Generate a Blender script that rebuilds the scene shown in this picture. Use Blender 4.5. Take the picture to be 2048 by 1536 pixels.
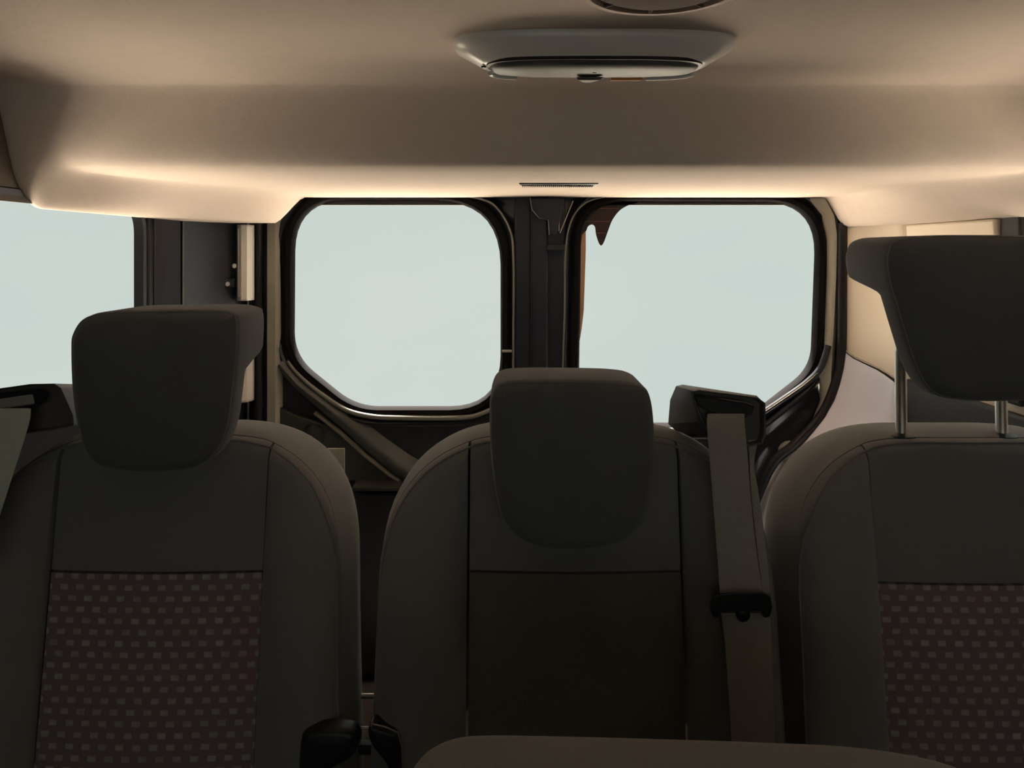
import bpy, bmesh, math, random
from mathutils import Vector
random.seed(4)
for o in list(bpy.data.objects): bpy.data.objects.remove(o)
S = bpy.context.scene
COL = S.collection
# ---------------------------------------------------------------- camera
EYE = 1.14                      # eye height over the van floor, rear doors two metres away along +Y
F = 1500.0
cam_d = bpy.data.cameras.new('camera'); cam = bpy.data.objects.new('camera', cam_d); COL.objects.link(cam)
cam.location = (0, 0, EYE); cam.rotation_euler = (math.pi/2, 0, 0)
cam_d.sensor_width = 36; cam_d.lens = F/2048*36; cam_d.shift_y = -268/2048; cam_d.clip_start = .02
S.camera = cam
# ---------------------------------------------------------------- sky and sun
w = bpy.data.worlds.new('sky'); S.world = w; w.use_nodes = True
wn = w.node_tree; bg = wn.nodes['Background']
tc = wn.nodes.new('ShaderNodeTexCoord'); mp = wn.nodes.new('ShaderNodeMapping'); mp.inputs['Scale'].default_value = (1.2, 1.2, 3)
nz = wn.nodes.new('ShaderNodeTexNoise'); nz.inputs['Scale'].default_value = 1.6; nz.inputs['Detail'].default_value = 3
cr = wn.nodes.new('ShaderNodeValToRGB')
cr.color_ramp.elements[0].position = .3; cr.color_ramp.elements[0].color = (.620, .690, .675, 1)
cr.color_ramp.elements[1].position = .7; cr.color_ramp.elements[1].color = (.690, .745, .705, 1)
wn.links.new(tc.outputs['Generated'], mp.inputs['Vector']); wn.links.new(mp.outputs[0], nz.inputs['Vector'])
wn.links.new(nz.outputs['Fac'], cr.inputs['Fac']); wn.links.new(cr.outputs['Color'], bg.inputs['Color'])
bg.inputs['Strength'].default_value = 1.0
sd = bpy.data.lights.new('sun', 'SUN'); sd.energy = 50.0; sd.angle = math.radians(4); sd.color = (1, .91, .80)
sun = bpy.data.objects.new('sun', sd); COL.objects.link(sun)
# high sun behind the rear doors: it lights the unseen pale pads round the van, which lights the headliner from below
sun.rotation_euler = Vector((.03, -1.0, -1.7)).to_track_quat('-Z', 'Y').to_euler()
S.view_settings.view_transform = 'Standard'; S.view_settings.look = 'None'
S.view_settings.exposure = 0.0; S.view_settings.gamma = 1.0; S.view_settings.use_curve_mapping = False

# ---------------------------------------------------------------- materials
def mat(name, col, rough=.6, metal=0, bump=0, bscale=400, spec=.5, sheen=0, var=0, vscale=8, coat=0):
    m = bpy.data.materials.new(name); m.use_nodes = True; nt = m.node_tree; b = nt.nodes['Principled BSDF']
    b.inputs['Base Color'].default_value = (*col, 1); b.inputs['Roughness'].default_value = rough
    b.inputs['Metallic'].default_value = metal; b.inputs['Specular IOR Level'].default_value = spec
    b.inputs['Sheen Weight'].default_value = sheen; b.inputs['Coat Weight'].default_value = coat
    t = nt.nodes.new('ShaderNodeTexCoord')
    if bump:
        n = nt.nodes.new('ShaderNodeTexNoise'); n.inputs['Scale'].default_value = bscale; n.inputs['Detail'].default_value = 2
        bp = nt.nodes.new('ShaderNodeBump'); bp.inputs['Strength'].default_value = bump; bp.inputs['Distance'].default_value = .002
        nt.links.new(t.outputs['Object'], n.inputs['Vector']); nt.links.new(n.outputs['Fac'], bp.inputs['Height'])
        nt.links.new(bp.outputs[0], b.inputs['Normal'])
    if var:
        n = nt.nodes.new('ShaderNodeTexNoise'); n.inputs['Scale'].default_value = vscale; n.inputs['Detail'].default_value = 4
        mx = nt.nodes.new('ShaderNodeMix'); mx.data_type = 'RGBA'
        mx.inputs[6].default_value = (*[c*(1-var) for c in col], 1); mx.inputs[7].default_value = (*[min(1, c*(1+var)) for c in col], 1)
        nt.links.new(t.outputs['Object'], n.inputs['Vector']); nt.links.new(n.outputs['Fac'], mx.inputs[0])
        nt.links.new(mx.outputs[2], b.inputs['Base Color'])
    return m

M_LINER = mat('headliner_felt', (.63, .53, .455), .95, bump=.12, bscale=260, spec=.1, var=.05, vscale=60)
M_BEIGE = mat('beige_trim_plastic', (.84, .72, .58), .6, bump=.06, bscale=300, spec=.3, var=.04, vscale=14)
M_GREYTRIM = mat('pale_grey_trim_plastic', (.80, .79, .90), .5, bump=.05, bscale=300, spec=.35)
M_DARKTRIM = mat('dark_trim_plastic', (.030, .028, .028), .5, bump=.05, bscale=300, spec=.3)
M_PAINT = mat('dark_door_paint', (.022, .024, .030), .32, spec=.5, var=.15, vscale=9, coat=.3)
M_FLANGE = mat('olive_grey_door_paint', (.20, .195, .165), .35, spec=.5, var=.12, vscale=12)  # dark door paint lightened to imitate light on flange and lips
M_RUBBER = mat('black_rubber', (.012, .011, .013), .45, spec=.35)
M_SEAL = mat('matt_black_seal', (.010, .009, .010), .9, spec=.08)
M_NAVY = mat('navy_black_paint', (.020, .021, .032), .45, spec=.4, var=.1)
M_FAB = mat('charcoal_fabric', (.225, .215, .205), .95, bump=.35, bscale=900, spec=.1, sheen=.25, var=.12, vscale=500)
M_FAB2 = mat('dark_headrest_fabric', (.125, .124, .124), .95, bump=.35, bscale=900, spec=.1, sheen=.25, var=.12, vscale=500)
M_SEAM = mat('charcoal_thread', (.22, .205, .19), .9, spec=.1, sheen=.2)
M_PLASTIC = mat('black_plastic', (.014, .014, .015), .4, spec=.45)
M_OUTLET = mat('charcoal_outlet_plastic', (.10, .088, .078), .5, bump=.05, bscale=300)
M_CHROME = mat('brushed_steel', (.92, .87, .79), .3, metal=1)
M_HW = mat('zinc_hardware', (.42, .38, .36), .3, metal=.8, var=.2, vscale=60)
M_WEB = mat('grey_webbing', (.34, .315, .28), .8, bump=.4, bscale=700, spec=.2, var=.1, vscale=90)
M_WEB2 = mat('pale_webbing', (.50, .56, .50), .8, bump=.4, bscale=700, spec=.2, var=.1, vscale=90)
M_LAMP = mat('lamp_housing_plastic', (.82, .76, .70), .30, spec=.5)
M_LENS = mat('lamp_lens_plastic', (.14, .122, .115), .5, spec=.5, var=.05, vscale=80)
M_GLINT_AMBER = mat('amber_plastic', (.95, .42, .16), .25, spec=.5)  # colour imitates an orange reflection on the lamp lens
M_GLINT = mat('white_plastic', (.88, .84, .76), .3, spec=.5)  # white imitates glints on the lens rim and hinge leaf
M_BROWN = mat('brown_grille_plastic', (.13, .085, .065), .9, spec=.4)
M_FLOOR = mat('grey_floor_mat', (.09, .08, .075), .85, bump=.4, bscale=200, spec=.1, var=.15)
M_CARD = mat('pale_card', (.55, .52, .42), .8, spec=.1)
M_SKY_EDGE = mat('brown_window_film', (.030, .014, .011), .5, spec=.3)
M_COPPER = mat('copper_heater_line', (.25, .10, .07), .5)
M_TAN = mat('tan_edge_foam', (.42, .26, .15), .7)

def mat_glass():
    m = bpy.data.materials.new('window_glass'); m.use_nodes = True; nt = m.node_tree
    nt.nodes.remove(nt.nodes['Principled BSDF']); out = nt.nodes['Material Output']
    tr = nt.nodes.new('ShaderNodeBsdfTransparent'); tr.inputs[0].default_value = (.96, .97, .96, 1)
    gl = nt.nodes.new('ShaderNodeBsdfGlossy'); gl.inputs['Roughness'].default_value = .02
    fr = nt.nodes.new('ShaderNodeFresnel'); fr.inputs[0].default_value = 1.05
    mx = nt.nodes.new('ShaderNodeMixShader')
    nt.links.new(fr.outputs[0], mx.inputs[0]); nt.links.new(tr.outputs[0], mx.inputs[1]); nt.links.new(gl.outputs[0], mx.inputs[2])
    nt.links.new(mx.outputs[0], out.inputs['Surface']); return m
M_GLASS = mat_glass()

def mat_weave(name, base, dash, strength):
    """fabric with short dashes staggered row by row, as woven into the seat centre"""
    m = bpy.data.materials.new(name); m.use_nodes = True; nt = m.node_tree; b = nt.nodes['Principled BSDF']
    b.inputs['Roughness'].default_value = .9; b.inputs['Specular IOR Level'].default_value = .12; b.inputs['Sheen Weight'].default_value = .2
    t = nt.nodes.new('ShaderNodeTexCoord'); s = nt.nodes.new('ShaderNodeSeparateXYZ'); nt.links.new(t.outputs['Object'], s.inputs[0])
    def mth(op, a, bb=None, c=None):
        n = nt.nodes.new('ShaderNodeMath'); n.operation = op
        for i, v in enumerate((a, bb, c)):
            if v is None: continue
            if isinstance(v, (int, float)): n.inputs[i].default_value = v
            else: nt.links.new(v, n.inputs[i])
        return n.outputs[0]
    zz = mth('DIVIDE', s.outputs['Z'], .0134); row = mth('FLOOR', zz); fz = mth('FRACT', zz)
    off = mth('MULTIPLY', mth('FRACT', mth('MULTIPLY', row, .5)), .96)
    jit = mth('MULTIPLY', mth('SINE', mth('MULTIPLY', row, 2.1)), .07)
    xx = mth('ADD', mth('ADD', mth('DIVIDE', s.outputs['X'], .0214), off), jit); fx = mth('FRACT', xx)
    a = mth('SUBTRACT', 1, mth('SMOOTHSTEP', .24, .30, mth('ABSOLUTE', mth('SUBTRACT', fx, .5)))) if False else None
    def band(f, half, soft):
        d = mth('ABSOLUTE', mth('SUBTRACT', f, .5)); n = nt.nodes.new('ShaderNodeMapRange'); n.interpolation_type = 'SMOOTHSTEP'
        nt.links.new(d, n.inputs[0]); n.inputs[1].default_value = half-soft; n.inputs[2].default_value = half+soft
        n.inputs[3].default_value = 1; n.inputs[4].default_value = 0; return n.outputs[0]
    mask = mth('MULTIPLY', band(fx, .24, .06), band(fz, .25, .08))
    no = nt.nodes.new('ShaderNodeTexNoise'); no.inputs['Scale'].default_value = 70; nt.links.new(t.outputs['Object'], no.inputs[0])
    mask2 = mth('MULTIPLY', mask, mth('MULTIPLY_ADD', no.outputs['Fac'], 1.3, .1))
    n2 = nt.nodes.new('ShaderNodeTexNoise'); n2.inputs['Scale'].default_value = 9; nt.links.new(t.outputs['Object'], n2.inputs[0])
    mb = nt.nodes.new('ShaderNodeMix'); mb.data_type = 'RGBA'; nt.links.new(n2.outputs['Fac'], mb.inputs[0])
    mb.inputs[6].default_value = (*base, 1); mb.inputs[7].default_value = (base[0]*1.15, base[1]*.85, base[2]*.95, 1)
    mx = nt.nodes.new('ShaderNodeMix'); mx.data_type = 'RGBA'; nt.links.new(mask2, mx.inputs[0])
    nt.links.new(mb.outputs[2], mx.inputs[6]); mx.inputs[7].default_value = (*dash, 1)
    nt.links.new(mx.outputs[2], b.inputs['Base Color'])
    bp = nt.nodes.new('ShaderNodeBump'); bp.inputs['Strength'].default_value = strength; bp.inputs['Distance'].default_value = .002
    nt.links.new(mask, bp.inputs['Height']); nt.links.new(bp.outputs[0], b.inputs['Normal'])
    return m
M_WEAVE = mat_weave('dashed_woven_fabric', (.23, .195, .185), (.47, .43, .39), .35)
M_PLAIN = mat('plain_woven_fabric', (.18, .16, .135), .95, bump=.5, bscale=500, spec=.1, sheen=.2, var=.15, vscale=300)

# ---------------------------------------------------------------- helpers
ORG = {}
def W3(px, py, D): return Vector(((px-1024)/F*D, D, EYE+(500-py)/F*D))
def base(name, loc, label=None, cat=None, group=None):
    o = bpy.data.objects.new(name, None); COL.objects.link(o); o.location = loc; ORG[o.name] = Vector(loc); o.empty_display_size = .05
    if label: o['label'] = label
    if cat: o['category'] = cat
    if group: o['group'] = group
    return o
def obj(name, vf, m, parent=None, smooth=True, label=None, kind=None, solid=0, bevel=0, sub=0):
    vs, fs = vf; org = ORG[parent.name] if parent else Vector((0, 0, 0))
    me = bpy.data.meshes.new(name); me.from_pydata([tuple(Vector(v)-org) for v in vs], [], fs); me.validate()
    bm = bmesh.new(); bm.from_mesh(me); bmesh.ops.remove_doubles(bm, verts=bm.verts, dist=1e-6); bmesh.ops.recalc_face_normals(bm, faces=bm.faces); bm.to_mesh(me); bm.free()
    me.materials.append(m)
    o = bpy.data.objects.new(name, me); COL.objects.link(o); ORG[o.name] = org
    if parent: o.parent = parent
    if smooth:
        for p in me.polygons: p.use_smooth = True
        me.set_sharp_from_angle(angle=math.radians(42))
    if bevel:
        b = o.modifiers.new('b', 'BEVEL'); b.width = bevel; b.segments = 3; b.limit_method = 'ANGLE'
    if solid:
        s = o.modifiers.new('s', 'SOLIDIFY'); s.thickness = abs(solid); s.offset = 1 if solid > 0 else -1
    if label: o['label'] = label
    if kind: o['kind'] = kind
    return o
def join(*vfs):
    V, Fc = [], []
    for vs, fs in vfs:
        n = len(V); V += list(vs); Fc += [tuple(i+n for i in f) for f in fs]
    return V, Fc
def boxm(x0, x1, y0, y1, z0, z1):
    v = [(x, y, z) for x in (x0, x1) for y in (y0, y1) for z in (z0, z1)]
    return v, [(0,1,3,2), (4,6,7,5), (0,4,5,1), (2,3,7,6), (0,2,6,4), (1,5,7,3)]
def hexa(front, back):
    """solid between two matching polygons"""
    n = len(front); v = list(front)+list(back)
    return v, [tuple(range(n)), tuple(range(2*n-1, n-1, -1))]+[(i, (i+1) % n, n+(i+1) % n, n+i) for i in range(n)]
def rings(rs, closed=True, cap0=False, cap1=False):
    n = len(rs[0]); V = [p for r in rs for p in r]; Fc = []
    for k in range(len(rs)-1):
        for i in range(n if closed else n-1):
            j = (i+1) % n; Fc.append((k*n+i, k*n+j, (k+1)*n+j, (k+1)*n+i))
    if cap0: Fc.append(tuple(range(n)))
    if cap1: Fc.append(tuple((len(rs)-1)*n+i for i in range(n)))
    return V, Fc
def spline(P, n=8, closed=True):
    out = []; N = len(P)
    for i in range(N if closed else N-1):
        g = lambda k: P[k % N] if closed else P[max(0, min(N-1, k))]
        a, b, c, d = g(i-1), g(i), g(i+1), g(i+2)
        for k in range(n):
            t = k/n
            out.append(tuple(.5*(2*b[q]+(c[q]-a[q])*t+(2*a[q]-5*b[q]+4*c[q]-d[q])*t*t+(-a[q]+3*b[q]-3*c[q]+d[q])*t**3) for q in range(len(b))))
    if not closed: out.append(tuple(P[-1]))
    return out
def rpoly(P, n=9):
    """polygon with rounded corners; P = (x, z, radius), clockwise or not"""
    out = []; N = len(P)
    for i in range(N):
        a, b, c = Vector(P[i-1][:2]), Vector(P[i][:2]), Vector(P[(i+1) % N][:2]); r = P[i][2]
        u = (a-b).normalized(); v = (c-b).normalized(); ang = u.angle(v); t = min(r/math.tan(ang/2), (a-b).length*.49, (c-b).length*.49)
        p0, p2 = b+u*t, b+v*t
        for k in range(n+1):
            s = k/n; out.append(tuple(p0*(1-s)**2*1+b*2*s*(1-s)*.97+p2*s*s+(p0+p2)*.5*2*s*(1-s)*.03))
    # densify long edges
    res = []
    for i, p in enumerate(out):
        q = out[(i+1) % len(out)]; L = math.dist(p, q); m = max(1, int(L/.03))
        for k in range(m): res.append((p[0]+(q[0]-p[0])*k/m, p[1]+(q[1]-p[1])*k/m))
    return res
def offset(P, d):
    """grow (d>0) a closed outline; orientation independent"""
    A = sum(P[i][0]*P[(i+1) % len(P)][1]-P[(i+1) % len(P)][0]*P[i][1] for i in range(len(P))); sg = 1 if A > 0 else -1
    out = []
    for i in range(len(P)):
        a, c = P[i-1], P[(i+1) % len(P)]; tx, tz = c[0]-a[0], c[1]-a[1]; L = math.hypot(tx, tz) or 1
        out.append((P[i][0]+sg*tz/L*d, P[i][1]-sg*tx/L*d))
    return out
def toward(P, rect):
    """project outline points from their centre onto a rectangle x0,x1,z0,z1"""
    x0, x1, z0, z1 = rect; cx = (min(p[0] for p in P)+max(p[0] for p in P))/2; cz = (min(p[1] for p in P)+max(p[1] for p in P))/2
    out = []; kx = max(range(4), key=lambda k: 0)
    for x, z in P:
        dx, dz = x-cx, z-cz; t = min(((x1-cx)/dx) if dx > 1e-9 else ((x0-cx)/dx if dx < -1e-9 else 1e9), ((z1-cz)/dz) if dz > 1e-9 else ((z0-cz)/dz if dz < -1e-9 else 1e9))
        out.append([cx+dx*t, cz+dz*t])
    for c in ((x0, z0), (x0, z1), (x1, z0), (x1, z1)):
        k = min(range(len(out)), key=lambda i: math.dist(out[i], c)); out[k] = list(c)
    return [tuple(p) for p in out]
def tube(path, r, n=8, closed=False):
    V, R = [Vector(p) for p in path], []
    for i, p in enumerate(V):
        a = V[i-1] if (i or closed) else p; c = V[(i+1) % len(V)] if (i < len(V)-1 or closed) else p
        t = (c-a).normalized(); u = t.cross(Vector((.13, .9, .41))).normalized(); v = t.cross(u)
        rr = r[i] if isinstance(r, (list, tuple)) else r
        R.append([p+u*math.cos(2*math.pi*k/n)*rr+v*math.sin(2*math.pi*k/n)*rr for k in range(n)])
    if closed: R.append(R[0]); return rings(R)
    return rings(R, cap0=True, cap1=True)
def cyl(c, axis, r, h, n=20, prof=None):
    """lathe about axis starting at c; prof = [(t, radius)]"""
    c = Vector(c); a = Vector(axis).normalized(); u = a.orthogonal().normalized(); v = a.cross(u)
    prof = prof or [(0, r), (h, r)]
    return rings([[c+a*t+u*math.cos(2*math.pi*k/n)*q+v*math.sin(2*math.pi*k/n)*q for k in range(n)] for t, q in prof], cap0=True, cap1=True)
def sm(t): t = max(0, min(1, t)); return t*t*(3-2*t)
def lerp_tab(tab, x):
    if x <= tab[0][0]: return tab[0][1]
    for (a, va), (b, vb) in zip(tab, tab[1:]):
        if x <= b: return va+(vb-va)*(x-a)/(b-a)
    return tab[-1][1]
def smooth_tab(tab, x):
    return sum(lerp_tab(tab, x+d) for d in (-.018, -.012, -.006, 0, .006, .012, .018))/7
def grid(fn, us, vs):
    V = [fn(u, v) for v in vs for u in us]; n = len(us)
    return V, [(j*n+i, j*n+i+1, (j+1)*n+i+1, (j+1)*n+i) for j in range(len(vs)-1) for i in range(n-1)]
def lin(a, b, n): return [a+(b-a)*i/(n-1) for i in range(n)]

XL, XR, XC = -.78, .955, .0875

# ---------------------------------------------------------------- unseen bounce pads, dark strip and floor
M_BOUNCE = mat('pale_concrete', (.80, .73, .64), .9, bump=.3, bscale=30, var=.06, vscale=2)
obj('ground', join(boxm(-3.7, -1.8, -1.5, 6.2, -.55, -.45), boxm(2.0, 3.4, -1.5, 6.2, -.55, -.45), boxm(-1.8, 2.0, 2.8, 6.2, -.55, -.45)), M_BOUNCE, smooth=False, kind='structure')  # unseen pale pads added to bounce sun up onto the headliner
obj('driveway', boxm(-1.8, 2.0, -3, 2.8, -.56, -.46), mat('asphalt', (.13, .125, .12), .9, bump=.5, bscale=80, var=.2, vscale=30), smooth=False, kind='structure')  # unseen dark strip added to cut the bounce close to the van
obj('floor', boxm(XL-.12, XR+.12, -1.6, 2.1, -.03, 0), M_FLOOR, smooth=False, kind='structure')
# ---------------------------------------------------------------- ceiling (headliner with its transverse step)
ZC = [(-1.6, .25), (1.115, .25), (1.14, .243), (1.16, .160), (1.175, .136), (1.22, .128), (1.97, .138), (2.1, .138)]
def ceil_pt(x, y):
    zc = smooth_tab(ZC, y) if y < 1.9 else .138
    k = sm((y-1.45)/.40)
    j = sm((y-1.10)/.14)
    g = sm((y-1.25)/.35)
    l0, l1 = (-.70*(1-g)-.58*g)*(1-k)-.544*k, (XL+.008)*(1-k)-.600*k
    r0, r1 = (.84-.10*g)*(1-k)+.815*k, (XR-.01)*(1-k)+.868*k
    e = .068 if x < 0 else .060
    d = sm((l0-x)/(l0-l1)) if x < l0 else (sm((x-r0)/(r1-r0)) if x > r0 else 0)
    if x < 0: d *= j
    z = zc+(e-zc)*d
    yy = y
    if y > 1.85: yy = y-(.075*d if x < 0 else .02*d)*(y-1.85)/.12
    return (x, yy, EYE+z)
xs = lin(XL+.002, -.62, 20)[:-1]+lin(-.62, -.50, 12)[:-1]+lin(-.50, .66, 22)[:-1]+lin(.66, .80, 8)[:-1]+lin(.80, .88, 9)[:-1]+lin(.88, XR-.002, 5)
ys = lin(-1.6, 1.0, 14)[:-1]+lin(1.0, 1.09, 5)[:-1]+lin(1.09, 1.27, 46)[:-1]+lin(1.27, 1.6, 20)[:-1]+lin(1.6, 1.97, 16)
ceiling = obj('ceiling', grid(ceil_pt, xs, ys), M_LINER, kind='structure', solid=.012)
ceiling.modifiers['s'].offset = 1 
# the roof skin above the headliner
obj('roof_panel', boxm(XL-.14, XR+.14, -1.7, 2.12, EYE+.33, EYE+.36), M_NAVY, smooth=False, kind='structure')
# rear header lip closing the headliner towards the doors
obj('trim_1', boxm(-.70, .93, 2.0, 2.03, EYE+.12, EYE+.34), M_RUBBER, smooth=False, kind='structure')

# ---------------------------------------------------------------- side walls
def side_wall(name, X, sgn, y0, y1, z0, z1, m_panel, front=-.35):
    hole = rpoly([(front, z1, .06), (y1, z1, .05), (y1, z0, .06), (front, z0, .06)])
    outer = toward(hole, (-1.6, 2.05, 0, EYE+.34))
    R = [[(X+sgn*.014, a, b) for a, b in hole], [(X, a, b) for a, b in offset(hole, .012)], [(X, a, b) for a, b in outer], [(X+sgn*.06, a, b) for a, b in outer]]
    wl = obj(name, rings(R), m_panel, kind='structure')
    obj('window_seal', rings([[(X+sgn*.010, a, b) for a, b in offset(hole, -.004)], [(X-sgn*.006, a, b) for a, b in hole], [(X-sgn*.008, a, b) for a, b in offset(hole, .010)], [(X+sgn*.004, a, b) for a, b in offset(hole, .022)]]), M_RUBBER, wl)
    g = offset(hole, .004)
    obj('window_pane', ([(X+sgn*.009, a, b) for a, b in g]+[(X+sgn*.013, a, b) for a, b in g], [tuple(range(len(g))), tuple(range(len(g), 2*len(g)))]), M_GLASS, wl, smooth=False)
    return wl
wl = side_wall('wall_left', XL, -1, -.3, 1.575, EYE-.25, EYE+.085, M_DARKTRIM, front=1.02)  # both side windows begin late, unseen wall ahead closed to limit light
wr = side_wall('wall_right', XR, 1, -.3, 1.375, EYE-.25, EYE+.085, M_BEIGE, front=.92)
obj('trim_14', boxm(XL, XL+.006, .2, 1.26, EYE+.075, EYE+.26), mat('brown_roof_rail_trim', (.13, .10, .08), .8), smooth=False, kind='structure')  # brown strip added to imitate the shaded headliner step at the wall
# beige sill along the left window
obj('trim_2', hexa([(XL, -1.5, EYE-.262), (XL+.02, -1.5, EYE-.266), (XL+.02, -1.5, EYE-.28), (XL, -1.5, EYE-.285)], [(XL, 1.57, EYE-.262), (XL+.02, 1.57, EYE-.266), (XL+.02, 1.57, EYE-.28), (XL, 1.57, EYE-.285)]), M_BEIGE, kind='structure', bevel=.004)
# unseen front wall with windscreen, moved close and made beige to light the seats
hole = rpoly([(-.65, EYE+.19, .06), (.82, EYE+.19, .06), (.82, EYE-.42, .06), (-.65, EYE-.42, .06)])
outer = toward(hole, (XL-.1, XR+.1, 0, EYE+.34))
wf = obj('wall_front', rings([[(a, -.9, b) for a, b in hole], [(a, -.9, b) for a, b in outer], [(a, -.96, b) for a, b in outer]]), M_BEIGE, kind='structure')
obj('windscreen_pane', ([(a, -.92, b) for a, b in hole], [tuple(range(len(hole)))]), M_GLASS, wf, smooth=False)

# left rear pillar, bare dark metal, swept along a plan profile
def pillar(prof, z0, z1, rows=None):
    zs = rows or [z0, z1]
    return rings([[(x, y, z) for x, y in prof] for z in zs], closed=False)
lp = obj('trim_3', pillar([(XL+.001, 1.585), (XL+.006, 1.595), (XL+.009, 1.745)], 0, EYE+.1), M_NAVY, kind='structure', solid=.004)
obj('pillar_plate', pillar([(XL+.011, 1.753), (XL+.014, 1.762), (-.742, 1.85), (-.715, 1.885), (-.702, 1.92), (-.700, 1.99)], .1, EYE+.1), M_NAVY, lp)
obj('seam_edge', tube([(XL+.0115, 1.749, .2), (XL+.0115, 1.752, EYE+.09)], .0022, 6), M_FLANGE, lp)
obj('window_gasket', tube([(XL+.004, 1.590, .2), (XL+.006, 1.592, EYE+.09)], .006, 8), M_RUBBER, lp)
obj('gasket_lip', tube([(XL+.004, 1.618, .2), (XL+.006, 1.620, EYE+.09)], .0035, 8), M_RUBBER, lp)

# right rear pillar: beige upper trim, pale grey lower trim swelling over the wheel arch
PR = [(.872, 1.985), (.866, 1.955), (.872, 1.940), (.882, 1.925), (.897, 1.895), (.911, 1.86), (.919, 1.83), (.923, 1.80), (.925, 1.78), (.938, 1.765), (.950, 1.755)]
def cut(i): return -.255-.062*max(0, min(1, (i-1)/7))**.9
up = [[(x, y, EYE+(cut(i) if k == 0 else cut(i)+(.10-cut(i))*k/6)) for i, (x, y) in enumerate(PR)] for k in range(7)]
obj('trim_4', rings(up, closed=False), M_BEIGE, kind='structure')
BT = [(-.26, 0), (-.335, .014), (-.412, .043), (-.45, .075), (-.489, .112), (-.521, .142), (-.64, .21), (-.8, .24), (-1.13, .24)]
BD = sorted([(a, b) for a, b in BT])
low = []
for k in range(22):
    t = k/21; row = []
    for i, (x, y) in enumerate(PR):
        z = (cut(i)-.004)*(1-t)+(-1.13)*t; b = smooth_tab(BD, z); row.append((x-.002-b*(1-.12*i/10), y-.1*b*(i > 1), EYE+z))
    low.append(row)
lt = obj('trim_5', rings(low, closed=False), M_GREYTRIM, kind='structure')
obj('joint_line', tube([(x-.001, y-.001, EYE+cut(i)-.002) for i, (x, y) in enumerate(PR)][1:-2], .0017, 6), M_LINER, lt)
# dark quarter panel under the right window line
obj('trim_6', hexa([(.90, 1.77, 0), (.945, 1.77, 0), (.945, 1.77, EYE-.305), (.925, 1.77, EYE-.30)], [(.88, .2, 0), (.95, .2, 0), (.95, .2, EYE-.305), (.93, .2, EYE-.30)]), M_DARKTRIM, kind='structure', bevel=.01)
obj('trim_7', boxm(XR-.02, XR-.004, 1.38, 1.44, EYE-.29, EYE+.075), M_DARKTRIM, kind='structure', bevel=.006)
obj('trim_8', hexa([(.925, 1.765, EYE+.06), (.95, 1.765, EYE+.06), (.95, 1.765, EYE+.0), (.93, 1.765, EYE+.0)], [(.925, 1.44, EYE+.06), (.95, 1.44, EYE+.06), (.95, 1.44, EYE+.0), (.93, 1.44, EYE+.0)]), M_BEIGE, kind='structure', bevel=.006)

# ---------------------------------------------------------------- rear frame round the doors
obj('wall_rear', join(boxm(XL-.12, -.653, 1.99, 2.06, 0, EYE+.34), boxm(.885, XR+.12, 1.99, 2.06, 0, EYE+.34), boxm(-.68, .885, 2.03, 2.06, EYE+.14, EYE+.34)), M_NAVY, smooth=False, kind='structure')
# door rubber seals left and right
obj('trim_9', tube([(-.668, 1.965, .1), (-.668, 1.965, EYE+.11)], .014, 12), M_RUBBER, kind='structure')
obj('trim_10', tube([(-.688, 1.955, .1), (-.688, 1.955, EYE+.11)], .0030, 8), M_HW, kind='structure')
rs = [(.873, 1.955, EYE+.07), (.872, 1.955, EYE-.1), (.868, 1.955, EYE-.28), (.852, 1.953, EYE-.35), (.815, 1.95, EYE-.43), (.745, 1.94, EYE-.50), (.68, 1.94, EYE-.56), (.62, 1.94, EYE-.7)]
obj('trim_11', tube(spline([(p[0]-.010, p[1], p[2]) for p in rs], 6, False), .0125, 12), M_RUBBER, kind='structure')

# ---------------------------------------------------------------- the two rear doors
def q(px, py, D=2.0): v = W3(px, py, D); return (v.x, v.z)
def door(name, P, rect, lipside):
    hole = rpoly([(*q(x, y), r) for x, y, r in P])
    outer = toward(hole, rect)
    def ring(d, y): return [(a, y, b) for a, b in offset(hole, d)]
    prof = [(.004, 2.014), (.006, 2.003), (.030, 1.994), (.034, 1.984), (.040, 1.980), (.046, 1.985), (.052, 1.996)]
    R = [ring(d, y) for d, y in prof]
    R += [[(a, 2.0, b) for a, b in [(p[0]*.7+o_[0]*.3, p[1]*.7+o_[1]*.3) for p, o_ in zip(offset(hole, .052), outer)]], [(a, 1.998, b) for a, b in outer], [(a, 2.04, b) for a, b in outer]]
    dr = obj(name, rings(R), M_PAINT, kind='structure')
    obj('window_seal', rings([ring(0, 2.006), ring(.001, 1.990), ring(.006, 1.982), ring(.018, 1.979), ring(.026, 1.984), ring(.028, 1.996)]), M_SEAL, dr)
    obj('seal_edge', tube([(a, 1.996, b) for a, b in offset(hole, .0015)], .0009, 6, closed=True), M_HW if lipside == 'L' else M_RUBBER, dr, label='thin bright metal edge' if lipside == 'L' else None)
    obj('window_pane', ([(a, 2.005, b) for a, b in offset(hole, .003)]+[(a, 2.009, b) for a, b in offset(hole, .003)], [tuple(range(len(hole))), tuple(range(len(hole), 2*len(hole)))]), M_GLASS, dr, smooth=False)
    return dr, hole
PL = [(590, 401, 100/750), (1001, 402, 128/750), (1001, 813, 100/750), (712, 813, 130/750), (588, 712, 100/750)]
d1, h1 = door('door_1', PL, (-.652, .020, 0, EYE+.150), 'L')
PRW = [(1163, 403, 90/750), (1634, 405, 100/750), (1622, 735, 90/750), (1480, 846, 60/750), (1157, 846, 60/750)]
d2, h2 = door('door_2', PRW, (.135, .890, 0, EYE+.150), 'R')

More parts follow.
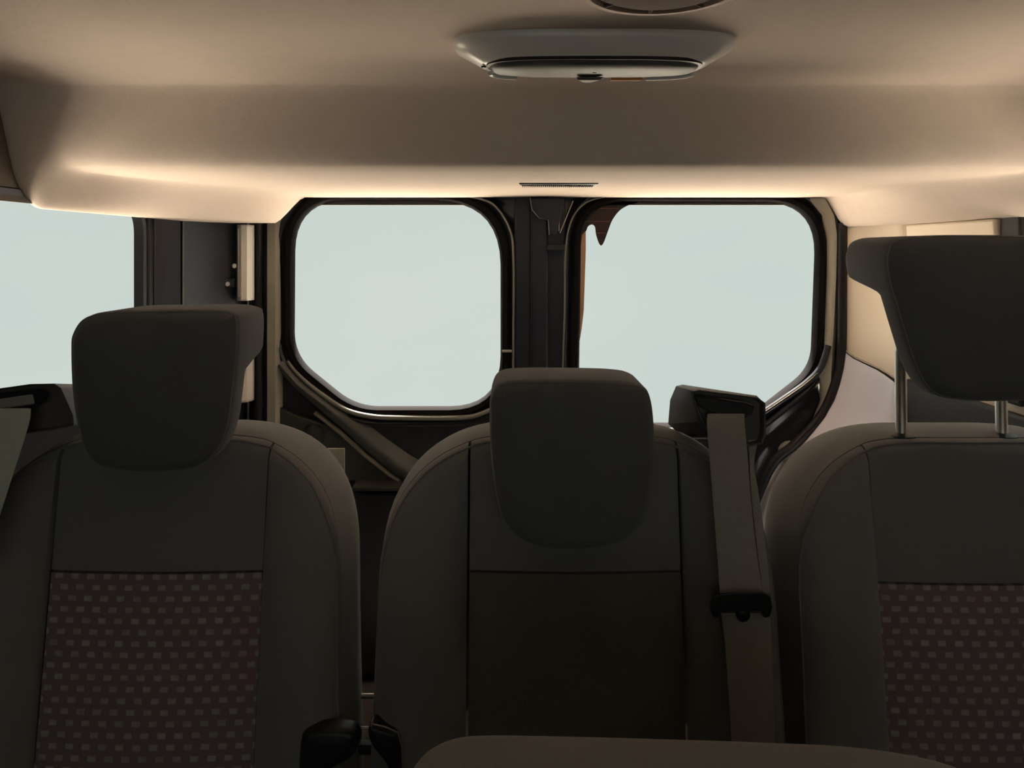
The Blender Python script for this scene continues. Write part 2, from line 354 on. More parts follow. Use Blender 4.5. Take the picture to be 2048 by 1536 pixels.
# left door: flange with painted-in light, lip wire, ribs
obj('frame_flange', rings([[(W3(x, 400, 2).x, y, EYE+z) for x, y in ((536, 1.992), (541, 1.972), (558, 1.968), (564, 1.985), (566, 1.998))] for z in (-1.0, -.42, -.25, .12)], closed=False), mat('olive_flange_paint', (.42, .41, .34), .4, var=.12, vscale=12), d1, label='olive grey painted flange')  # lighter copy of the door paint, imitating light on the flange
lip = spline([q(930, 391, 1.97), q(985, 408, 1.97), (q(1020, 460, 1.97)), q(1027, 520, 1.97), q(1027, 640, 1.97), q(1026, 780, 1.97)], 8, False)
obj('inner_lip', tube([(a, 1.972, b) for a, b in lip], .0032, 8), M_FLANGE, d1)
low = spline([q(575, 722, 1.98), q(600, 752, 1.98), q(640, 785, 1.98), q(690, 818, 1.98), q(740, 832, 1.98), q(800, 835, 1.98), q(920, 835, 1.98), q(965, 826, 1.98), q(1000, 805, 1.98), q(1018, 770, 1.98)], 6, False)
obj('lower_lip', tube([(a, 1.978, b) for a, b in low], [.004+.003*math.sin(math.pi*i/(len(low)-1)) for i in range(len(low))], 10), M_FLANGE, d1)
# embossed brace running diagonally to the middle, wide and soft-edged
br = [(565, 725), (600, 765), (650, 805), (700, 845), (750, 890), (800, 930), (850, 962), (910, 985)]
R = []
for k, (x, y) in enumerate(br):
    c = Vector((*q(x, y),)); wd = .010+.010*k/7; u = Vector((.62, .78))
    R.append([(c.x+u.x*s*wd*1.6, 2.0-h, c.y+u.y*s*wd*1.6) for s, h in ((-1.2, .0), (-.9, .016), (-.4, .027), (0, .030), (.4, .026), (.9, .012), (1.5, 0))])
obj('brace', rings(R, closed=False), mat('grey_green_paint', (.075, .080, .072), .4, var=.1), d1)
R = []
for k, (x, y) in enumerate(br[2:]):
    c = Vector((*q(x-8, y+8),)); u = Vector((.62, .78)); R.append([(c.x+u.x*s-.012, 1.988-h, c.y+u.y*s-.012) for s, h in ((-.004, .0), (-.002, .016), (.002, .018), (.005, .0))])
obj('brace_edge', rings(R, closed=False), M_FLANGE, d1)
low_panel = [q(x, y) for x, y in ((538, 800), (600, 830), (660, 848), (720, 890), (790, 950), (800, 958), (538, 958))]
obj('lower_panel', hexa([(a, 1.984, b) for a, b in low_panel], [(a, 2.0, b) for a, b in low_panel]), mat('grey_green_panel', (.045, .048, .040), .5, var=.1), d1, bevel=.004)
obj('panel_ledge', hexa([(a, 1.93, b) for a, b in (q(715, 958), q(1150, 958), q(1150, 966), q(715, 966))], [(a, 2.0, b) for a, b in (q(715, 955), q(1150, 955), q(1150, 975), q(715, 975))]), M_DARKTRIM, d1, bevel=.003)
obj('lower_trim', boxm(-.63, .005, 1.965, 1.998, .02, W3(0, 975, 2.0).z), M_RUBBER, d1, bevel=.01)  # black panel added to darken the gap between the seats
# grab bump and little card behind the left seat
obj('grab_knob', cyl(W3(628, 868, 1.99), (0, -1, .1), .03, .03, 20, [(0, .030), (.012, .028), (.02, .022), (.026, .012), (.028, .003)]), M_DARKTRIM, d1)

# middle post between doors
cp = obj('trim_12', join(boxm(.006, .052, 1.975, 2.03, 0, EYE+.145), boxm(.048, .094, 1.955, 2.03, 0, EYE+.145), boxm(.090, .142, 1.985, 2.03, 0, EYE+.145)), M_NAVY, kind='structure', bevel=.006)
obj('post_groove', boxm(.051, .054, 1.950, 1.96, .1, EYE+.145), M_RUBBER, cp)
latch = [q(x, y, 1.94) for x, y in ((1060, 396), (1128, 396), (1120, 440), (1112, 470), (1098, 470), (1096, 440), (1078, 436), (1064, 420))]
lo = obj('latch_cover', hexa([(a, 1.932, b) for a, b in latch], [(a, 1.957, b) for a, b in latch]), M_NAVY, cp, bevel=.003)
obj('latch_edge', tube([(a, 1.931, b) for a, b in [latch[0], latch[7], latch[6], latch[5], latch[4]]], .0014, 6), M_HW, lo)
obj('latch_rod', tube([W3(1119, 400, 1.935), W3(1118, 462, 1.935)], .0013, 6), M_HW, cp)
obj('latch_rod', tube([W3(1146, 402, 1.945), W3(1120, 466, 1.935)], .0013, 6), M_HW, cp)
obj('striker_plate', hexa([W3(x, y, 1.945) for x, y in ((1092, 490), (1130, 489), (1130, 500), (1092, 501))], [W3(x, y, 1.965) for x, y in ((1092, 490), (1130, 489), (1130, 500), (1092, 501))]), M_DARKTRIM, cp, bevel=.002)
obj('hinge_pin', cyl(W3(1004, 702, 1.97), (1, 0, 0), .004, .026, 10), M_HW, d1)

# right door: inner lip wire, flange, chamfer highlight lip
lip = spline([q(1215, 392, 1.97), q(1172, 405, 1.97), q(1143, 440, 1.97), q(1131, 500, 1.97), q(1129, 620, 1.97), q(1124, 780, 1.97)], 8, False)
obj('inner_lip', tube([(a, 1.972, b) for a, b in lip], .0024, 8), M_FLANGE, d2)
R = []
for y, x0, x1 in ((396, 1612, 1650), (430, 1640, 1668), (470, 1650, 1674), (560, 1650, 1672), (650, 1647, 1668), (700, 1644, 1664), (735, 1632, 1663), (800, 1640, 1660), (900, 1600, 1625)):
    R.append([tuple(W3(x, y, D)) for x, D in ((x0, 1.996), (x0+4, 1.982), (x1-6, 1.965), (x1, 1.962), (x1+6, 1.985))])
obj('frame_flange', rings(R, closed=False), mat('pale_olive_paint', (.42, .40, .33), .4, var=.1, vscale=12), d2, label='pale olive painted flange')  # lighter door paint, the light on this flange put into its colour
low = spline([q(1655, 690, 1.97), q(1640, 735, 1.97), q(1612, 765, 1.97), q(1570, 795, 1.97), q(1530, 822, 1.97), q(1490, 848, 1.97), q(1440, 860, 1.97), q(1200, 860, 1.97)], 6, False)
obj('lower_lip', tube([(a, 1.966, b) for a, b in low], .0085, 12), M_PAINT, d2)
obj('seal_bead', tube([(a, 1.960, b+.003) for a, b in low[8:]], .0022, 8), M_CHROME, d2)  # chrome line added to imitate the highlight along the lip
obj('grab_knob', cyl(W3(1580, 905, 1.96), (-.3, -1, .3), .02, .03, 16, [(0, .03), (.012, .03), (.02, .022), (.03, .01)]), M_FLANGE, d2)
# added brown patch, retouched sky stops short of the pane corner, with heater lines
sky_edge = spline([q(x, y, 2.0) for x, y in ((1300, 400), (1270, 406), (1243, 418), (1226, 438), (1216, 462), (1208, 484), (1202, 491), (1197, 484), (1192, 468), (1190, 454), (1184, 449), (1176, 453), (1171, 464), (1160, 470), (1150, 440), (1160, 405), (1200, 392))], 5)
obj('window_film', hexa([(a, 2.0, b) for a, b in sky_edge], [(a, 2.003, b) for a, b in sky_edge]), M_SKY_EDGE, d2, smooth=False, label='dark brown film corner with a drip')
for y, x0, x1 in ((417, 1160, 1238), (443, 1165, 1220), (466, 1192, 1210)):
    obj('heater_line', tube([W3(x0, y, 1.9995), W3(x1, y, 1.9995)], .0008, 5), M_COPPER, d2)
tan = [q(x, y) for x, y in ((1163, 470), (1171, 462), (1171, 500), (1169, 560), (1167, 620), (1163, 655), (1159, 680), (1156, 660), (1156, 500))]
obj('edge_foam', hexa([(a, 1.992, b) for a, b in tan], [(a, 2.003, b) for a, b in tan]), M_TAN, d2, label='tan foam strip along the pane')

# ---------------------------------------------------------------- hinges on the left pillar
def hinge(py0, py1, label):
    c = W3(494, (py0+py1)/2, 1.93); t = base('door_hinge', (c.x, c.y, c.z), label, 'hinge')
    z0, z1 = W3(0, py1, 1.93).z, W3(0, py0, 1.93).z
    R = [[(x, y, z) for x, y in ((-.699, 1.915), (-.695, 1.905), (-.684, 1.898), (-.674, 1.903), (-.668, 1.92), (-.668, 1.935))] for z in (z0, z0+.006, z1-.006, z1)]
    obj('hinge_leaf', rings(R, closed=False), M_GLINT, t, solid=.003, label='glossy white hinge leaf')  # white leaf stands in for the bright highlight on the metal
    obj('hinge_arm', hexa([(-.735, 1.868, z0+.03), (-.70, 1.893, z0+.035), (-.70, 1.893, z0+.058), (-.735, 1.868, z0+.053)], [(-.735, 1.90, z0+.03), (-.70, 1.915, z0+.035), (-.70, 1.915, z0+.058), (-.735, 1.90, z0+.053)]), M_PLASTIC, t, bevel=.003)
    obj('hinge_pin', tube([(-.692, 1.897, z0+.01), (-.692, 1.897, z1-.01)], .004, 10), M_HW, t)
    for k in range(2):
        obj('bolt', cyl((-.712+.012*k, 1.872+.013*k, z0+.044+(k*.045)), (.7, -.7, 0), .006, .006, 6), M_HW, t)
    return t
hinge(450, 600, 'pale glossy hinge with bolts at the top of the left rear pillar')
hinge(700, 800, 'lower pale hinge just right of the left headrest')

# ---------------------------------------------------------------- ceiling fittings
zc = EYE+.25
t = base('ceiling_lamp', (W3(1183, 115, .92).x, .92, zc), 'wide beige plastic lamp pod with an oblong lens under the headliner', 'lamp')
cx = .098; 
def oval(cx, cy, hx, hy, n=56, e=3.2):
    return [(cx+math.copysign(abs(math.cos(a))**(2/e), math.cos(a))*hx, cy+math.copysign(abs(math.sin(a))**(2/e), math.sin(a))*hy) for a in [2*math.pi*k/n for k in range(n)]]
def lay(o_, z): return [(x, y, z) for x, y in o_]
obj('housing', rings([lay(oval(cx, .905, .167, .058), zc+.002), lay(oval(cx, .905, .168, .058), zc-.004), lay(oval(cx, .905, .166, .056), zc-.010), lay(oval(cx, .905, .150, .048), zc-.019), lay(oval(cx, .904, .135, .041), zc-.0280), lay(oval(cx, .902, .128, .040), zc-.030)], cap0=True, cap1=True), M_LAMP, t)
obj('lens_gap', rings([lay(oval(cx, .901, .129, .040), zc-.027), lay(oval(cx, .901, .129, .040), zc-.0312)], cap0=True, cap1=True), M_RUBBER, t)
ln = obj('lens', rings([lay(oval(cx, .903, .1255, .037), zc-.029), lay(oval(cx, .903, .1245, .0365), zc-.0315), lay(oval(cx, .903, .120, .033), zc-.0350), lay(oval(cx, .903, .090, .018), zc-.0372), lay(oval(cx, .903, .040, .008), zc-.0378)], cap0=True, cap1=True), M_LENS, t)
ov = oval(cx, .903, .125, .0365, 160)
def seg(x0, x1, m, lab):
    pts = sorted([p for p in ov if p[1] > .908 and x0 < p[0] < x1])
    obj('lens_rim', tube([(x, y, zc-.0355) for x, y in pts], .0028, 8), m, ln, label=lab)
seg(-.029, .006, M_GLINT, 'white rim at the left end'); seg(.115, .165, M_GLINT_AMBER, 'amber rim segment'); seg(.163, .222, M_GLINT, 'pale rim at the right end')  # rim colours imitate reflections along the lens edge
obj('lens_switch', hexa([(.078, .912, zc-.0395), (.112, .912, zc-.0395), (.100, .944, zc-.036), (.088, .944, zc-.036)], [(.080, .914, zc-.043), (.108, .914, zc-.043), (.098, .942, zc-.040), (.090, .942, zc-.040)]), M_LENS, ln, bevel=.001)
obj('lens_hole', cyl((.099, .899, zc-.0375), (0, 0, -1), .0025, .001, 12), M_RUBBER, ln)
obj('housing_notch', cyl((-.034, .900, zc-.0295), (0, 0, -1), .003, .002, 10), M_RUBBER, t)
# round fitting nearer to the camera
c = (.139, .690, zc)
t = base('ceiling_vent', c, 'round dark brown ceiling vent cut off by the top edge of the photo', 'vent')
obj('vent_ring', cyl((c[0], c[1], zc+.002), (0, 0, -1), .07, .02, 48, [(0, .083), (.008, .083), (.012, .078), (.013, .070), (.008, .066)]), mat('peach_vent_plastic', (.42, .27, .20), .6), t, label='peach tinted outer ring')
obj('vent_core', cyl((c[0], c[1], zc-.002), (0, 0, -1), .05, .01, 40, [(0, .066), (.006, .065), (.010, .055), (.012, .01)]), M_BROWN, t)
for k in range(8):
    a = math.pi*2*k/8; obj('vent_blade', tube([(c[0]+math.cos(a)*.045, c[1]+math.sin(a)*.045, zc-.010), (c[0]+math.cos(a)*.068, c[1]+math.sin(a)*.068, zc-.010)], .002, 6), M_BROWN, t)
# slotted grille in the rear strip
zg = lambda y: EYE+smooth_tab(ZC, y)
t = base('ceiling_grille', W3(1115, 369, 1.49), 'thin dark slotted grille in the headliner above the rear doors', 'grille')
y0, y1 = 1.468, 1.525; x0, x1 = .018, .165
obj('frame', hexa([(x0-.004, y0, zg(y0)-.002), (x1+.004, y0, zg(y0)-.002), (x1-.002, y1, zg(y1)-.002), (x0+.002, y1, zg(y1)-.002)], [(x0-.004, y0, zg(y0)+.004), (x1+.004, y0, zg(y0)+.004), (x1-.002, y1, zg(y1)+.004), (x0+.002, y1, zg(y1)+.004)]), M_RUBBER, t, smooth=False)
tooth = [boxm(x0+.003+k*.0041, x0+.0047+k*.0041, y1-.028, y1-.002, zg(y1)-.0052, zg(y1)-.001) for k in range(35)]
o = obj('slats', join(*tooth), M_RUBBER, t, smooth=False, kind='stuff')

# ---------------------------------------------------------------- seats
REC = .15
def plane(z): return 1.0+REC*(z-EYE+.233)
def SP(px, py, dy=0):
    k = (500-py)/F; D = (1+dy+REC*.233)/(1-REC*k); return Vector(((px-1024)/F*D, D, EYE+k*D))
def blob(outline, yf, depth, r=.022, r2=.03, dome=.008, split=None, lo=None):
    """cushion from a front outline [(x,z)], front plane yf(z), depth (or lo below split)"""
    n = len(outline); cx = sum(p[0] for p in outline)/n; cz = sum(p[1] for p in outline)/n
    def sc(P, k): return [(cx+(a-cx)*k, cz+(b-cz)*k) for a, b in P]
    ins = offset(outline, -r); R = []
    for k in (.02, .35, .65, .88): P = sc(ins, k); R.append([(a, yf(b)-dome*(1-k*k), b) for a, b in P])
    for th in lin(0, math.pi/2, 6): P = offset(outline, -r*(1-math.sin(th))); R.append([(a, yf(b)+r*(1-math.cos(th)), b) for a, b in P])
    def dep(b):
        if split is None: return depth
        return lo+(depth-lo)*sm((b-split+.012)/.024)
    for th in lin(0, math.pi/2, 6): P = offset(outline, -r2*(1-math.cos(th))); R.append([(a, yf(b)+max(r, dep(b)-r2+r2*math.sin(th)), b) for a, b in P])
    i2 = offset(outline, -r2)
    for k in (.8, .5, .02): P = sc(i2, k); R.append([(a, yf(b)+dep(b), b) for a, b in P])
    return rings(R, cap0=True, cap1=True)

def seat(xc, label, W=.26, weave=True, zt=-.250, Wb=.275, s0=.2, Rz=.20, split=-.418):
    t = base('car_seat', (xc, 1.05, 0), label, 'seat', 'rear bench seats')
    zb = -.75
    P = .139
    def top(s):
        qd = max(0, (abs(s)-s0)/(1-s0)); return zt-Rz*(1-(max(0, 1-qd**2.6))**(1/2.6))
    def wid(z): return W+(Wb-W)*sm((zt-.12-z)/.5)
    def H(s, z):
        x = abs(s)*wid(z); d1 = (1-abs(s))*wid(z); d2 = max(0, top(s)-z); r = .042; r3 = .022
        h = 0
        if x > P:
            k = (x-P)/(wid(z)-P); amp = .036*sm((zt+.02-z)/.25)+.006; h = amp*math.sin(min(1, k*2.0)*math.pi/2)**.7 if k < .5 else amp
        else: h = -.004+.006*math.cos(x/P*math.pi/2)
        g = lambda d, r: r-math.sqrt(max(0, r*r-(r-min(d, r))**2))
        return h-max(g(d1, r), g(d2, r3))
    def pt(s, z, dy=0): return (xc+s*wid(z), plane(EYE+z)-H(s, z)+dy, EYE+z)
    def piece(name, sa, sb, z0f, z1f, m, nu, nv, lab=None, par=t):
        """patch between seams, its edges tucked in"""
        def f(u, v):
            ue, ve = min(1, max(0, u)), min(1, max(0, v))
            ztop = 0
            s = sa(0)+(sb(0)-sa(0))*ue
            z = z0f(s)+(z1f(s)-z0f(s))*ve
            s = sa(z)+(sb(z)-sa(z))*ue
            p = pt(s, z, .012 if (u < 0 or u > 1 or v < 0 or v > 1) else 0); return p
        e = .0001
        us = [-1]+[0]+[.5-.5*math.cos(math.pi*k/(nu-1)) for k in range(1, nu-1)]+[1]+[2]
        vs = [-1]+[0]+[1-(1-k/(nv-1))**1.35 for k in range(1, nv-1)]+[1]+[2]
        return obj(name, grid(f, us, vs), m, par, lab and False or True, label=lab)
    sp = lambda z: P/wid(z)
    SPLIT = split
    g = .0016
    piece('lower_panel', lambda z: -sp(z)+g*4, lambda z: sp(z)-g*4, lambda s: zb, lambda s: SPLIT-g, M_WEAVE if weave else M_PLAIN, 14, 20, 'dashed woven fabric panel' if weave else 'plain woven fabric panel')
    piece('upper_panel', lambda z: -sp(z)+g*4, lambda z: sp(z)-g*4, lambda s: SPLIT+g, lambda s: top(s)-.001, M_FAB, 14, 22)
    piece('bolster', lambda z: -1, lambda z: -sp(z)-g*4, lambda s: zb, lambda s: top(s)-.001, M_FAB, 22, 44)
    piece('bolster', lambda z: sp(z)+g*4, lambda z: 1, lambda s: zb, lambda s: top(s)-.001, M_FAB, 22, 44)
    # side and back fabric
    ss = [-math.cos(math.pi*k/46) for k in range(47)]
    loop = [(-1, z) for z in lin(zb, top(-1), 12)[:-1]]+[(s, top(s)) for s in ss]+[(1, z) for z in reversed(lin(zb, top(1), 12)[:-1])]
    yr = lambda z: plane(EYE+z)
    R = []
    n = len(loop)
    base_in = [pt(s, z-.0) for s, z in loop]
    R.append([(xc+(p[0]-xc)*.97, p[1]+.006, EYE+zt-.3+(p[2]-EYE-zt+.3)*.97) for p in base_in])
    for a, o_ in ((0.0, 0), (.01, .004), (.03, .006), (.07, .005), (.10, 0), (.115, -.008), (.122, -.024)):
        row = []
        for (s, z), p in zip(loop, base_in):
            nx = s if abs(s) > .6 else s*.6; nz = 1-abs(s) if z > top(1)-.001 and abs(s) < 1 else 0
            L = math.hypot(nx, nz) or 1; row.append((p[0]+nx/L*o_, max(yr(z)+.028+a*.8, p[1] + a*.8) if a else p[1], p[2]+nz/L*o_))
        R.append(row)
    cc = (xc, 0, EYE-.48)
    R.append([(xc+(p[0]-xc)*.6, p[1]+.004, cc[2]+(p[2]-cc[2])*.6) for p in R[-1]])
    R.append([(xc+(p[0]-xc)*.02, p[1]+.004, cc[2]+(p[2]-cc[2])*.02) for p in R[-1]])
    obj('side_panel', rings(R, closed=False), M_FAB, t)
    seam = [Vector(pt(s*.985, z-.004 if z > top(1)-.02 else z, -.0005)) for s, z in loop]
    obj('seam_piping', tube(seam, .0016, 6), M_SEAM, t)
    # cushion, pedestal (mostly out of sight)
    oc = rpoly([(xc-W, .38, .04), (xc+W, .38, .04), (xc+W, .27, .03), (xc-W, .27, .03)])
    obj('seat_cushion', rings([[(a, y, b-.0) for a, b in offset(oc, d)] for y, d in ((.62, -.03), (.625, -.012), (.64, 0), (.93, 0))], cap0=True, cap1=True), M_FAB, t)
    for sx in (-1, 1):
        obj('leg', join(boxm(xc+sx*.17-.018, xc+sx*.17+.018, .70, 1.02, .0, .27)), M_PLASTIC, t, bevel=.006)
    return t, pt, top

def headrest(t, outline_px, D, depth, lo, split_py, lab=None, post_px=None, tilt=0.0, post_top=None):
    pts = spline([(W3(x, y, D+.018).x, W3(x, y, D+.018).z) for x, y in outline_px], 7)
    zc_ = W3(0, split_py, D).z
    yf = lambda z: D+tilt*(z-zc_)
    h = obj('headrest', blob(pts, yf, depth, r=.020, r2=.022, split=zc_, lo=lo), M_FAB2, t, label=lab)
    obj('seam_line', tube([(a, yf(b)+.010, b) for a, b in offset(pts, -.0022)], .0009, 5, closed=True), M_SEAM, h)
    return h

# left seat
tL, ptL, topL = seat(-.462, 'left rear seat with a dashed woven panel, under the left side window', W=.243, Wb=.262)
hL = headrest(tL, [(300, 619), (420, 618), (466, 623), (480, 640), (480, 700), (472, 780), (462, 850), (440, 900), (395, 935), (310, 943), (230, 937), (188, 918), (166, 870), (152, 790), (148, 700), (152, 665), (175, 634), (220, 622)], .93, .125, .062, 735)
# middle seat
tM, ptM, topM = seat(.082, 'middle rear seat with a plain dark panel and a belt outlet on its shoulder', W=.254, weave=False, Wb=.262)
hM = headrest(tM, [(1140, 758), (1240, 761), (1283, 771), (1300, 794), (1307, 850), (1308, 920), (1302, 990), (1285, 1045), (1235, 1085), (1140, 1098), (1060, 1086), (1010, 1045), (992, 990), (982, 910), (979, 830), (982, 790), (1000, 764), (1050, 758)], .915, .13, .058, 870)
# right seat, headrest pulled up on its posts
tR, ptR, topR = seat(.612, 'right rear seat whose headrest is pulled up on steel posts', W=.250, Wb=.256, zt=-.254, split=-.432)
hR = headrest(tR, [(1960, 470), (2080, 472), (2180, 478), (2215, 500), (2222, 560), (2205, 620), (2185, 700), (2150, 760), (2080, 795), (1980, 802), (1900, 798), (1855, 780), (1825, 735), (1803, 670), (1782, 600), (1770, 560), (1766, 510), (1785, 478), (1850, 471)], .93, .14, .060, 575)
def posts(t, h, xs_, ztop, D=1.035, r=.0068, gy=.0):
    for x in xs_:
        obj('post', tube([(x, D-.003, EYE-.26), (x, D, ztop-.02), (x, D-.015, ztop+.01), (x, D-.05, ztop+.03)], r, 14), M_CHROME, h, label='polished steel post')
        zt_ = EYE-.256
        obj('post_guide', cyl((x, D, zt_-.016), (0, 0, 1), .02, .02, 24, [(0, .016), (.006, .021), (.012, .0225), (.018, .021), (.021, .012), (.0212, .0072)]), M_PLASTIC, t)
posts(tR, hR, (.536, .674), EYE-.12, r=.0075)
posts(tL, hL, (-.462-.060, -.462+.060), EYE-.16)
posts(tM, hM, (.086-.055, .086+.055), EYE-.21)

# hinge covers and cross bars between left and middle seat
P1 = spline([(602, 1482), (614, 1462), (650, 1454), (695, 1456), (714, 1466), (718, 1490), (700, 1516), (665, 1535), (640, 1560), (602, 1560)], 4)
pp = [W3(x, y, .90) for x, y in P1]
obj('recliner_cover', blob([(p.x, p.z) for p in pp], lambda z: .893, .03, r=.008, r2=.01, dome=.003), M_PLASTIC, tL)
P2 = spline([(742, 1445), (770, 1452), (795, 1462), (804, 1490), (806, 1560), (790, 1560), (772, 1520), (748, 1490), (738, 1465)], 4)
pp = [W3(x, y, .905) for x, y in P2]
rc = obj('recliner_cover', blob([(p.x, p.z) for p in pp], lambda z: .897, .03, r=.006, r2=.008, dome=.002), M_PLASTIC, tM)
obj('cover_edge', tube([W3(x, y, .892) for x, y in ((745, 1448), (772, 1454), (796, 1465), (804, 1495), (806, 1545))], .0010, 6), M_HW, rc)  # metal line added to imitate rim light along the cover
t = base('seat_frame_bar', W3(730, 1450, 1.0), 'steel cross bars joining left and middle seat low down between them', 'bar')
obj('bar', tube([W3(650, 1392, 1.02), W3(800, 1392, 1.02)], .0035, 10), M_HW, t)
obj('bar', tube([W3(650, 1456, 1.0), W3(800, 1456, 1.0)], .0022, 10), M_HW, t)
obj('bar_plate', boxm(W3(640, 0, 1).x, W3(810, 0, 1).x, .985, 1.0, W3(0, 1497, 1).z, W3(0, 1478, 1).z), M_DARKTRIM, t, bevel=.003)
t = base('wheel_jack_cover', (-.2, 1.3, 0), 'brown grey plastic cover low in the gap beside the left seat', 'cover')
obj('cover_shell', hexa([(-.36, 1.06, 0), (-.02, 1.06, 0), (-.02, 1.125, .395), (-.36, 1.125, .395)], [(-.36, 1.16, 0), (-.02, 1.16, 0), (-.02, 1.16, .36), (-.36, 1.16, .36)]), mat('brown_grey_plastic', (.34, .27, .23), .6), t, bevel=.012)
t = base('paper_card', (W3(672, 0, 1.3).x, 1.3, 0), 'small pale card corner sticking up behind the left seat shoulder', 'card')
a, b = W3(655, 897, 1.3), W3(689, 897, 1.3)
obj('card', boxm(a.x, b.x, 1.30, 1.303, 0, a.z), M_CARD, t, smooth=False)

# ---------------------------------------------------------------- belt outlet on the middle seat and its belt
def outline3(P, D): return [tuple(W3(x, y, D)) for x, y in P]
gd_front = [(1383, 783), (1398, 780), (1515, 795), (1531, 806), (1532, 868), (1526, 888), (1500, 893), (1420, 866), (1404, 842), (1392, 812)]
gd_back = [(1370, 785), (1378, 776), (1505, 797), (1520, 806), (1520, 862), (1515, 880), (1490, 890), (1370, 862), (1346, 850), (1352, 820)]
gb = [W3(x, y, 1.07) for x, y in [(1352, 772), (1365, 769), (1478, 786), (1492, 796), (1492, 850), (1486, 868), (1460, 872), (1352, 862), (1336, 848), (1340, 800)]]
gf = [W3(x, y, .955) for x, y in gd_front]
mid = [a.lerp(b, .08)+Vector((-.002 if i in (0, 8, 9) else .001, 0, .002 if i < 3 else -.001)) for i, (a, b) in enumerate(zip(gf, gb))]
def ctr(P): return sum(P, Vector())/len(P)
def shrink(P, k, dy=0): c = ctr(P); return [c+(p-c)*k+Vector((0, dy, 0)) for p in P]
g_ = obj('belt_outlet', rings([shrink(gf, .90, .010), shrink(gf, .95, .0), gf, mid, gb], cap0=True, cap1=True), M_OUTLET, tM, label='black plastic belt outlet', bevel=.003)
slot = [(1390, 792), (1402, 793), (1490, 806), (1508, 812), (1502, 828), (1490, 834), (1452, 830), (1420, 822), (1400, 812)]
obj('outlet_slot', hexa(outline3(slot, .9495), outline3(slot, .962)), M_RUBBER, g_)
obj('outlet_lip', tube([W3(x, y, .9505) for x, y in slot], .0014, 6, closed=True), M_PLASTIC, g_)
def ribbon(path, m, parent, name='webbing', th=.0016, lab=None):
    """path = [(left point, right point)] of the strap"""
    R = []
    for k, (a, b) in enumerate(path):
        a, b = Vector(a), Vector(b); t_ = (Vector(path[min(k+1, len(path)-1)][0])-Vector(path[max(k-1, 0)][0])).normalized()
        nrm = t_.cross(b-a).normalized()*th
        row = [a+nrm*.3, a.lerp(b, .04)+nrm, a.lerp(b, .5)+nrm, a.lerp(b, .96)+nrm, b+nrm*.3, b-nrm*.3, a.lerp(b, .96)-nrm, a.lerp(b, .5)-nrm, a.lerp(b, .04)-nrm, a-nrm*.3]
        R.append(row)
    return obj(name, rings(R, cap0=True, cap1=True), m, parent, label=lab)
def path_px(rows): return [(W3(x0, y, d0), W3(x1, y, d1_)) for y, x0, x1, d0, d1_ in spline(rows, 5, False)]
t = base('seat_belt', W3(1460, 1000, .93), 'dull grey seat belt hanging down the right side of the middle seat', 'belt', 'rear seat belts')
wb = ribbon(path_px([(829, 1415, 1489, .9488, .9488), (848, 1414, 1489, .940, .940), (900, 1418, 1494, .935, .935), (980, 1424, 1500, .925, .925), (1080, 1432, 1510, .915, .915), (1185, 1440, 1525, .905, .905)]), M_WEB, t)
ribbon(path_px([(1225, 1442, 1540, .900, .900), (1290, 1450, 1543, .893, .893), (1400, 1458, 1547, .885, .885), (1500, 1464, 1549, .88, .88), (1620, 1470, 1552, .87, .87)]), M_WEB, t)
ribbon(path_px([(880, 1496, 1516, .965, .965), (930, 1499, 1508, .955, .955), (980, 1501, 1516, .945, .945), (1080, 1511, 1530, .93, .93), (1185, 1524, 1540, .915, .915)]), M_WEB, t)
tg = [(1422, 1198), (1432, 1188), (1470, 1183), (1528, 1184), (1541, 1192), (1545, 1215), (1540, 1234), (1528, 1236), (1522, 1222), (1440, 1222), (1436, 1236), (1426, 1234), (1420, 1215)]
tn = obj('tongue', hexa(outline3(tg, .888), outline3(tg, .906)), M_PLASTIC, t, bevel=.0025)
obj('belt_button', cyl(W3(1485, 1228, .899), (0, -1, 0), .006, .006, 18, [(0, .0085), (.003, .0085), (.005, .006), (.006, .002)]), M_PLASTIC, t)

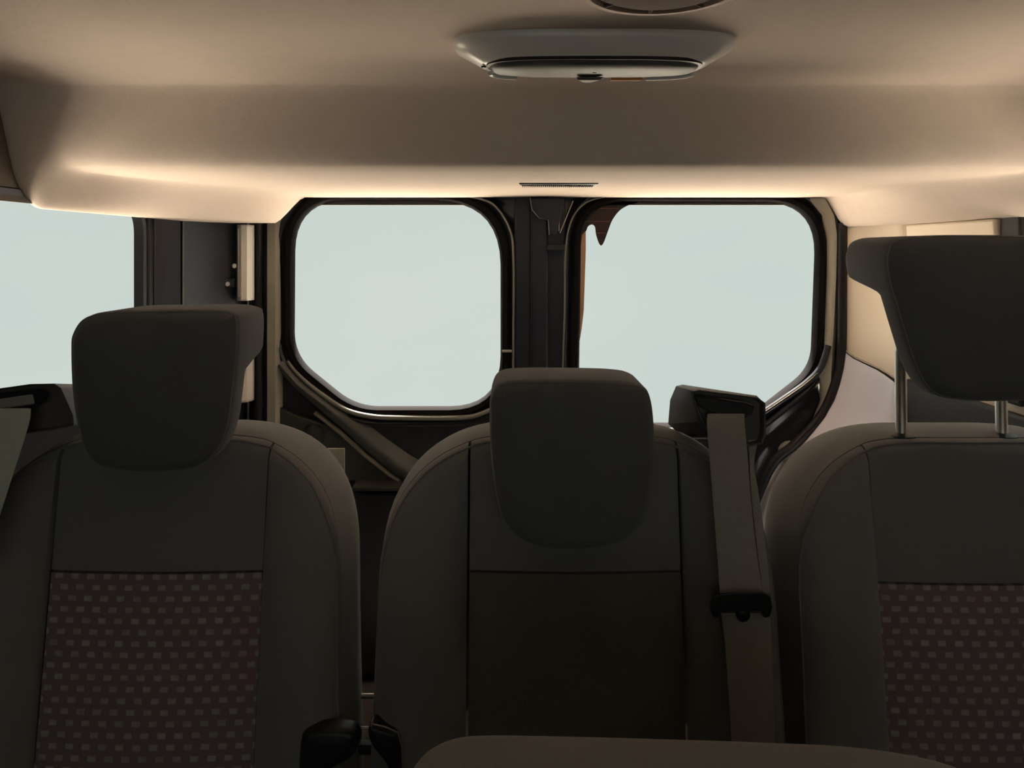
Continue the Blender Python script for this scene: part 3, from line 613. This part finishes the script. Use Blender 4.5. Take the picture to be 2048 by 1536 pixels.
# belt outlet and belt of the left seat
gf = [W3(x, y, .955) for x, y in [(-60, 785), (60, 768), (108, 767), (122, 776), (146, 830), (148, 852), (100, 862), (-60, 880)]]
gb = [W3(x, y, 1.08) for x, y in [(-20, 790), (100, 770), (150, 768), (160, 776), (176, 815), (176, 845), (140, 850), (-20, 870)]]
g2 = obj('belt_outlet', rings([shrink(gf, .9, .008), shrink(gf, .95), gf, [a.lerp(b, .1) for a, b in zip(gf, gb)], gb], cap0=True, cap1=True), M_OUTLET, tL, label='black plastic belt outlet', bevel=.003)
slot = [(-60, 800), (0, 788), (80, 780), (92, 786), (90, 803), (70, 816), (-60, 826)]
obj('outlet_slot', hexa(outline3(slot, .9495), outline3(slot, .962)), M_RUBBER, g2)
obj('slot_roller', hexa(outline3([(-60, 806), (66, 788), (70, 808), (-60, 826)], .9475), outline3([(-60, 806), (66, 788), (70, 808), (-60, 826)], .955)), M_WEB, g2, bevel=.002)
t = base('seat_belt', W3(10, 950, .93), 'pale green grey seat belt at the far left edge of the photo', 'belt', 'rear seat belts')
ribbon(path_px([(818, -40, 62, .9465, .9465), (840, -42, 60, .935, .935), (880, -50, 48, .925, .925), (930, -60, 32, .915, .915), (980, -75, 16, .905, .905), (1060, -100, -10, .90, .90), (1200, -150, -60, .89, .89)]), M_WEB2, t)

# ---------------------------------------------------------------- seat of the row in front, only its top in view
t = base('car_seat', (.22, .52, 0), 'nearest seat, only its dark fabric top showing along the bottom edge', 'seat')
P = spline([(780, 1640), (800, 1570), (822, 1525), (855, 1486), (900, 1464), (960, 1456), (1100, 1457), (1300, 1462), (1500, 1468), (1680, 1476), (1800, 1490), (1880, 1508), (1935, 1532), (1975, 1580), (1995, 1660), (2010, 1900), (1990, 2300), (760, 2300), (752, 1900)], 6)
pts = [(W3(x, y, .575).x, W3(x, y, .575).z) for x, y in P]
bk = obj('backrest', blob(pts, lambda z: .5+.1*(z-EYE+.32), .085, r=.018, r2=.02, dome=.006), M_FAB, t)
obj('seam_piping', tube([(a, .5+.1*(b-EYE+.32)+.012, b) for a, b in offset(pts, .0004)], .0011, 5, closed=True), M_SEAM, bk)
oc = rpoly([(0.0, .50, .04), (.40, .50, .04), (.40, .36, .03), (0.0, .36, .03)])
obj('seat_cushion', rings([[(a, y, b) for a, b in offset(oc, d)] for y, d in ((.02, -.03), (.03, -.01), (.05, 0), (.52, 0))], cap0=True, cap1=True), M_FAB, t)
for sx in (.06, .32): obj('leg', boxm(sx-.02, sx+.02, .12, .56, 0, .365), M_PLASTIC, t, bevel=.006)
